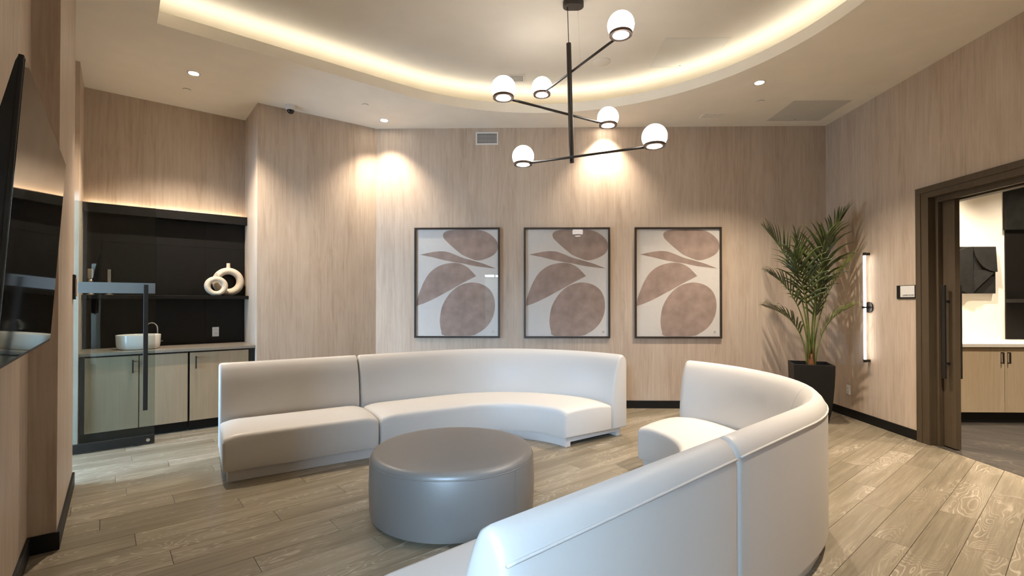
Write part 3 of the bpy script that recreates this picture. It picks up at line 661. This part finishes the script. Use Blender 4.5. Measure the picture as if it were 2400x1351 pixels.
ring_vase('large cream ring-shaped vase at the right end of the shelf', -1.613, 0.672, 0.345, 0.346, 0.086, 0.176, 0.021, 0.055, rz=R(0))
ring_vase('small cream ring-shaped vase standing in front of the large one', -1.757, 0.556, 0.248, 0.232, 0.056, 0.112, 0.014, 0.042, rz=R(0))
# metal candle holders on the shelf
def holder(label, s, t_, prof, kz):
    prof = [(r*0.85, z*kz) for r, z in prof]
    h = nk('candle_holder', label, 'candle holder', s, t_, 1.468, 'metal candle holders on the shelf'); B().lathe(prof, seg=24).obj('stem', 'silver', h, smooth='auto')
    B().lathe([(prof[-1][0]*0.75, prof[-1][1]-0.012), (prof[-1][0]*0.75, prof[-1][1]+0.002), (0.002, prof[-1][1]+0.002), (0.002, prof[-1][1]-0.012)], seg=20).obj('candle_cup', 'chrome', h)
holder('silver candle holder with a pinched waist, left on the shelf', -2.892, 0.66, [(0.04, 0), (0.04, 0.01), (0.022, 0.03), (0.018, 0.12), (0.022, 0.185), (0.026, 0.20), (0.016, 0.215), (0.030, 0.24), (0.031, 0.35), (0.029, 0.36)], 0.77)
holder('slim straight silver candle holder on the shelf', -2.741, 0.66, [(0.045, 0), (0.045, 0.008), (0.022, 0.02), (0.021, 0.345), (0.023, 0.35)], 0.79)

# glass door standing open
gd = nk('glass_door', 'frameless glass door standing open before the sink nook', 'door', -3.29, -0.20, 0)
L = 0.912
B().box(0.005, L, -0.006, 0.006, 0.09, 2.325).obj('glass_pane', 'glass', gd)
B().box(0.005, L, -0.016, 0.016, 0.008, 0.09).obj('bottom_rail', 'blackmetal', gd, bevel=0.002)
B().tube([(L-0.052, -0.022, 0.045), (L-0.052, -0.016, 0.045)], 0.016, 20).obj('lock_cylinder', 'chrome', gd)
B().box(0.005, L-0.002, -0.0075, -0.0065, 1.478, 1.58).obj('frosted_band', 'frost', gd)
hd = B().box(L-0.096, L-0.058, -0.062, -0.040, 0.344, 1.563).obj('pull_handle', 'blackmetal', gd, bevel=0.003)
for z in (0.50, 1.40): B().tube([(L-0.077, -0.041, z), (L-0.077, -0.006, z)], 0.009, 10).obj('standoff', 'blackmetal', hd)
B().tube([(L-0.15, 0, 0.0), (L-0.15, 0, 0.012)], 0.014, 12).obj('floor_catch', 'blackmetal', gd)

# ------------------------------------------------------------------ television and wall switch
tv = thing('television', 'large black wall television at the left edge reflecting the nook', 'television', ST(-2.886, -3.735, 1.632), A40)
# local axes after a 40 deg turn: x = into the room, y = along the wall
tilt = math.atan2(0.05, 0.83); TW, THH = 1.31, 0.83
def tvo(o): o.rotation_euler = (0, tilt, 0); return o
tvo(B().box(-0.012, 0, -TW/2, TW/2, -THH/2, THH/2).obj('bezel', 'tvbody', tv, bevel=0.003))
tvo(B().box(-0.001, 0.0015, -TW/2+0.008, TW/2-0.008, -THH/2+0.012, THH/2-0.008).obj('screen', 'tvscreen', tv))
b = B(); poly = [(-0.011, THH/2-0.004), (-0.016, THH/2-0.02), (-0.045, 0.20), (-0.075, 0.0), (-0.085, -0.15), (-0.085, -THH/2+0.06), (-0.06, -THH/2+0.02), (-0.011, -THH/2+0.01)]
b.rings([[(x, y, z) for x, z in poly] for y in (-TW/2+0.002, TW/2-0.06)]); tvo(b.obj('rear_housing', 'tvbody', tv))
B().box(-0.162, -0.075, -0.22, 0.22, -0.16, 0.10).obj('wall_mount', 'tvbody', tv)
sw = thing('wall_switch', 'black framed white control plate on the wall panel edge beside the doorway', 'switch', ST(SP, -1.265, 1.50), A40+R(90))
B().box(-0.045, 0.045, -0.016, 0, -0.085, 0.10).obj('back_plate', 'blackmetal', sw, bevel=0.002); B().box(-0.036, 0.036, -0.026, -0.016, -0.06, 0.075).obj('face_plate', 'white', sw, bevel=0.002)

# ------------------------------------------------------------------ palm in its planter
pp = thing('potted_palm', 'kentia palm in a tapered black planter in the corner', 'plant', (3.425, 5.86, 0), R(-20))
b = B(); prof = [(0.150, 0.0), (0.172, 0.12), (0.190, 0.28), (0.201, 0.44), (0.206, 0.58), (0.207, 0.672), (0.193, 0.672), (0.187, 0.60), (0.178, 0.585)]
b.rings([[(sx*h, sy*h, z) for sx, sy in ((-1, -1), (1, -1), (1, 1), (-1, 1))] for h, z in prof], cap=True); pot = b.obj('planter', 'pot', pp, bevel=0.004)
b = B(); b.box(-0.18, 0.18, -0.18, 0.18, 0.56, 0.598); b.obj('soil', 'soil', pp)
b = B(); rs = [(0.034, 0.59), (0.036, 0.66), (0.031, 0.72), (0.026, 0.78)]
b.lathe(rs, 0, 0, 12); b.obj('trunk', 'sheath', pp, smooth=True)
for i in range(5):
    a = i*1.3; B().tube([(0.036*math.cos(a), 0.036*math.sin(a), 0.60), (0.033*math.cos(a), 0.033*math.sin(a), 0.74), (0.045*math.cos(a), 0.045*math.sin(a), 0.83+0.02*i)], [0.008, 0.006, 0.001], 6).obj('dry_sheath', 'sheath', pp)
def frond(base, ctrl, tip, leaf_from, nl, ll, mat='leaf', droop=0.5, spread=1.0, seed=0):
    rnd = random.Random(seed); b0, b1, b2 = Vector(base), Vector(ctrl), Vector(tip)
    cur = lambda s: b0*(1-s)**2+b1*2*s*(1-s)+b2*s*s
    tan = lambda s: ((b1-b0)*(1-s)+(b2-b1)*s).normalized()
    f = B().tube([cur(i/14) for i in range(15)], [0.0095*(1-i/14)+0.0016 for i in range(15)], 6).obj('frond', 'stalk', pp, smooth=True)
    bm = bmesh.new()
    nl = int(nl*0.82)
    for i in range(nl):
        s = leaf_from+(0.995-leaf_from)*i/(nl-1); p = cur(s); d = tan(s); k = i/(nl-1)
        side = d.cross(Vector((0, 0, 1)))
        if side.length < 0.15: side = Vector((1, 0, 0))
        side.normalize(); upv = side.cross(d).normalized()
        ln = 1.28*ll*(0.62+0.75*math.sin(math.pi*min(1, 0.12+0.8*k)))*(1-0.25*k)*rnd.uniform(0.88, 1.1)
        for sg in (-1, 1):
            fa = R(52-32*k)+rnd.uniform(-0.1, 0.1)
            dirv = (d*math.cos(fa)+side*sg*spread*math.sin(fa)+upv*0.22).normalized()
            wv = d.cross(dirv)
            if wv.length < 1e-3: continue
            wv = dirv.cross(upv).normalized()*0.5+d*0.25; wv.normalize()
            pts = []; q = p.copy(); v = dirv.copy(); ns = 5
            for j in range(ns+1):
                pts.append(q.copy()); q = q+v*(ln/ns); v = (v+Vector((0, 0, -droop*0.16*(j+0.6)))).normalized()
            wd_ = [0.35, 0.95, 1.0, 0.8, 0.5, 0.04]; row = []
            for j, q in enumerate(pts):
                wx = q.x*0.94+q.y*0.342
                if wx > 0.455: q.x -= (wx-0.455)*0.95
                if q.x < -0.5: q.x = -0.5+(q.x+0.5)*0.4
                ww = 0.0145*wd_[j]; row.append((bm.verts.new(q-wv*ww), bm.verts.new(q+wv*ww)))
            for j in range(ns): bm.faces.new((row[j][0], row[j][1], row[j+1][1], row[j+1][0]))
    bb = B(); bb.bm.free(); bb.bm = bm; o = bb.obj('leaflets', mat, f, smooth=True)
    md = o.modifiers.new('thickness', 'SOLIDIFY'); md.thickness = 0.0012
# x right, y away from the camera, z up (metres from the planter foot)
frond((-0.01, 0, 0.74), (-0.05, -0.02, 1.75), (-0.44, -0.06, 2.22), 0.56, 19, 0.30, seed=1, droop=0.55)
frond((0.02, 0.0, 0.74), (0.06, 0.0, 1.95), (0.33, 0.05, 2.36), 0.58, 18, 0.27, seed=2, droop=0.35)
frond((0.0, 0.02, 0.74), (-0.02, 0.08, 1.70), (-0.12, 0.14, 2.16), 0.60, 15, 0.25, seed=3, droop=0.35)
frond((0.02, -0.02, 0.74), (0.04, -0.03, 1.60), (0.10, -0.26, 2.10), 0.46, 20, 0.33, seed=4, droop=0.6)
frond((0.03, 0.0, 0.70), (0.05, -0.02, 1.45), (0.39, -0.06, 1.86), 0.46, 18, 0.25, mat='leaflight', seed=5, droop=0.5)
frond((-0.02, 0.0, 0.70), (-0.05, -0.03, 1.48), (-0.42, -0.08, 1.72), 0.50, 16, 0.24, seed=6, droop=0.6)
frond((-0.035, 0.0, 0.62), (-0.06, -0.02, 1.22), (-0.45, -0.05, 1.32), 0.40, 18, 0.24, seed=7, droop=0.6)
frond((0.045, 0.0, 0.62), (0.07, -0.03, 1.18), (0.37, -0.06, 1.32), 0.38, 18, 0.22, mat='leaflight', seed=8, droop=0.55)
frond((0.01, 0.02, 0.70), (0.03, 0.05, 1.22), (0.17, 0.10, 1.66), 0.52, 14, 0.22, seed=9, droop=0.5)
frond((-0.01, -0.02, 0.72), (-0.02, -0.02, 1.48), (-0.20, -0.24, 1.92), 0.48, 17, 0.28, seed=10, droop=0.6)
frond((0.0, 0.0, 0.72), (0.01, -0.01, 1.55), (0.22, 0.08, 2.06), 0.52, 16, 0.26, seed=11, droop=0.5)

# ------------------------------------------------------------------ right wall fittings
FX = XR
sco = thing('wall_sconce', 'tall lit tube wall light with black end caps beside the palm', 'wall light', (FX, 5.662, 1.332), R(-90))
# local: x along the wall (towards the camera is +x after the turn), -y into the room
B().tube([(0, -0.055, -0.60), (0, -0.055, 0.60)], 0.013, 20).obj('tube', 'tube', sco, smooth='auto')
for z in (-0.61, 0.61): B().tube([(0, -0.055, z-0.017), (0, -0.055, z+0.017)], 0.018, 20).box(-0.012, 0.012, -0.055, 0.0, z-0.014, z+0.014).obj('end_cap', 'blackmetal', sco, bevel=0.002)
B().tube([(0, 0, 0), (0, -0.014, 0)], 0.062, 36).obj('back_plate', 'blackmetal', sco, bevel=0.002); B().tube([(0, -0.01, 0), (0, -0.08, 0)], 0.015, 16).obj('arm', 'blackmetal', sco)
o = thing('power_outlet', 'white power outlet low on the wall beside the planter', 'outlet', (FX, 6.03, 0.325), R(-90)); outlet(o)
sg = thing('room_sign', 'small black and white door sign reading GAMES ROOM', 'sign', (FX, 5.122, 1.497), R(-90))
B().box(-0.125, 0.122, -0.010, 0, -0.070, 0.070).obj('back_board', 'blackmetal', sg, bevel=0.0015)
B().box(-0.070, 0.113, -0.013, -0.009, -0.052, 0.064).obj('insert', 'white', sg)
for x in (-0.115, -0.100, -0.086): B().box(x-0.005, x+0.005, -0.013, -0.009, -0.066, 0.066).obj('rib', 'blackmetal', sg)
cu = bpy.data.curves.new('lettering', 'FONT'); cu.body = 'GAMES ROOM'; cu.size = 0.0235; cu.align_x = 'RIGHT'; cu.extrude = 0.0004; cu.space_character = 0.95
to = bpy.data.objects.new('tmp', cu); C.objects.link(to); bpy.context.view_layer.update()
me = bpy.data.meshes.new_from_object(to.evaluated_get(bpy.context.evaluated_depsgraph_get())); bpy.data.objects.remove(to)
me.materials.append(M['blackmetal']); lt = bpy.data.objects.new('lettering', me); C.objects.link(lt); lt.parent = sg; lt.location = (0.106, -0.0136, -0.042); lt.rotation_euler = (R(90), 0, 0)

# doorway casing, pocket door
df = struct(B().box(FX-0.016, FX+0.052, 4.835, 4.918, 0, 2.412).box(FX-0.016, FX+0.05, 3.39, 4.918, 2.412, 2.466).box(FX-0.016, FX+0.05, 3.39, 3.446, 0, 2.412).obj('trim_1', 'doorwood', bevel=0.002), 'brown door casing of the games room doorway')
o = B().box(FX-0.024, FX+0.0, 4.918, 4.98, 0, 2.466).box(FX-0.024, FX, 3.33, 4.98, 2.466, 2.524).box(FX-0.024, FX, 3.33, 3.39, 0, 2.466).obj('outer_casing', 'doorwood', df, bevel=0.002)
o = B().box(FX+0.05, FX+0.24, 4.80, 4.862, 0, 2.412).box(FX+0.16, FX+0.24, 3.45, 4.80, 2.36, 2.412).box(FX+0.05, FX+0.075, 3.45, 4.80, 2.36, 2.412).obj('jamb', 'doorwood', df, bevel=0.002)
pd = thing('pocket_door', 'brown sliding pocket door, mostly slid open', 'door', (FX+0.115, 4.73, 0), 0)
B().box(-0.024, 0.024, -0.065, 0.068, 0.012, 2.40).obj('slab', 'doorwood', pd, bevel=0.002)
for sgn in (-1, 1):
    h = B().box(sgn*0.074-0.009, sgn*0.074+0.009, -0.018, 0.018, 0.665, 1.555).obj('pull_handle', 'blackmetal', pd, bevel=0.002)
    for z in (0.81, 1.40): B().tube([(sgn*0.024, 0, z), (sgn*0.068, 0, z)], 0.011, 12).obj('standoff', 'blackmetal', h)

# ------------------------------------------------------------------ games room beyond the doorway
RX0, RX1, RY0, RY1, RZ = FX+0.24, 8.2, 1.6, 6.34, 3.4
ga = R(131); loc2 = lambda x, y: (x*math.cos(ga)+y*math.sin(ga), -x*math.sin(ga)+y*math.cos(ga))
b = B(); b.prism([loc2(4.0, RY0), loc2(RX1, RY0), loc2(RX1, RY1), loc2(4.0, RY1)], -0.05, 0.002); rf = struct(b.obj('floor_games_room', 'roomfloor', rotz=ga), 'dark striped floor of the games room')
b = B(); b.box(RX0, RX1+0.1, RY1, RY1+0.1, 0, RZ); struct(b.obj('wall_games_room_back', 'plaster'), 'cream wall of the games room')
b = B(); b.box(RX1, RX1+0.1, RY0, RY1, 0, RZ); b.box(RX0, RX1, RY0-0.1, RY0, 0, RZ); struct(b.obj('wall_games_room_side', 'plaster'))
struct(B().box(RX0, RX1, RY0-0.1, RY1+0.1, RZ, RZ+0.05).obj('ceiling_games_room', 'cove'))
tag(B().box(4.25, 7.4, 5.66, RY1, 0.878, 0.918).obj('worktop', 'quartz', bevel=0.003), 'white quartz worktop in the games room', 'worktop')
me0 = None
edges = [4.30, 4.98, 5.524, 6.07, 6.62]
labs = ['pale oak base cabinet cut off by the sliding door', 'pale oak base cabinet in the middle of the games room view, under the black relief', 'pale oak base cabinet at the right edge of the games room view', 'pale oak base cabinet beyond the right picture edge']
for i in range(4):
    a, c = edges[i], edges[i+1]; cb = thing('base_cabinet', labs[i], 'cabinet', ((a+c)/2, 5.70, 0), 0, 'pale oak cabinets in the games room'); hw = (c-a)/2
    B().box(-hw, hw, 0.022, 0.62, 0.125, 0.876).obj('carcass', 'cab2', cb); B().box(-hw, hw, 0.06, 0.5, 0.0, 0.125).obj('toe_kick', 'base', cb)
    d = B().box(-hw+0.002, hw-0.002, 0.0, 0.02, 0.13, 0.866).obj('door', 'cab2', cb, bevel=0.0015)
    hx = -hw+0.037 if i % 2 == 0 and i > 0 else hw-0.037
    if i == 0: hx = hw-0.03
    B().box(hx-0.006, hx+0.006, -0.034, -0.022, 0.69, 0.82).box(hx-0.006, hx+0.006, -0.023, 0, 0.69, 0.702).box(hx-0.006, hx+0.006, -0.023, 0, 0.808, 0.82).obj('handle', 'blackmetal', d)
# black relief artwork
ar = thing('relief_art', 'square black relief artwork of curved planes on the cream wall', 'artwork', (5.705, RY1, 1.797)); h = 0.297
B().box(-h, h, -0.04, -0.002, -h, h).obj('base_panel', 'art', ar)
def wedge(poly, y0, y1s, name):
    b = B(); a = [b.bm.verts.new((x, -0.04, z)) for x, z in poly]; c = [b.bm.verts.new((x, -y, z)) for (x, z), y in zip(poly, y1s)]; n = len(poly)
    b.bm.faces.new(a); b.bm.faces.new(c)
    for i in range(n): b.bm.faces.new((a[i], a[(i+1) % n], c[(i+1) % n], c[i]))
    return b.obj(name, 'art', ar)
circ = [(0.0+0.297*math.cos(R(a))*1.0-0.0, 0.297*math.sin(R(a))) for a in range(90, 271, 10)]
wedge(circ, 0.04, [0.065]*len(circ), 'half_disc')
q = [(0.297, 0.297), (0.02, 0.297)]+[(0.297-0.277*math.cos(R(a)), 0.297-0.32*math.sin(R(a))) for a in range(10, 91, 10)]
wedge(q, 0.04, [0.05, 0.05]+[0.045+0.025*math.sin(R(a)) for a in range(10, 91, 10)], 'quarter_plane')
wedge([(0.0, 0.0), (0.297, 0.0), (0.04, -0.23), (0.0, -0.297)], 0.04, [0.045, 0.062, 0.075, 0.05], 'folded_plane')
# black wall unit at the right edge
wu = thing('black_wall_unit', 'black wall unit with shelf at the right edge of the games room', 'wall unit', (6.75, RY1, 0))
B().box(-0.595, 0.6, -0.015, 0, 0.92, 2.31).obj('back_panel', 'blackpanel', wu); B().box(-0.61, 0.6, -0.05, 0, 2.31, 3.39).obj('stone_panel', 'blackstone', wu); B().box(-0.595, 0.6, -0.24, -0.015, 1.385, 1.43).obj('shelf', 'blackpanel', wu)
for x, y, p, lab in ((5.0, 5.75, 2.4, 'unseen downlight added over the games room worktop, beside the doorway'), (6.3, 5.5, 1.1, 'unseen downlight added over the games room worktop, by the black unit'), (5.6, 3.8, 1.8, 'unseen downlight added in the middle of the games room ceiling')):
    downlight(x, y, lab, p, 110, 0.8, z=RZ)  # out-of-view lamps added to brighten the games room
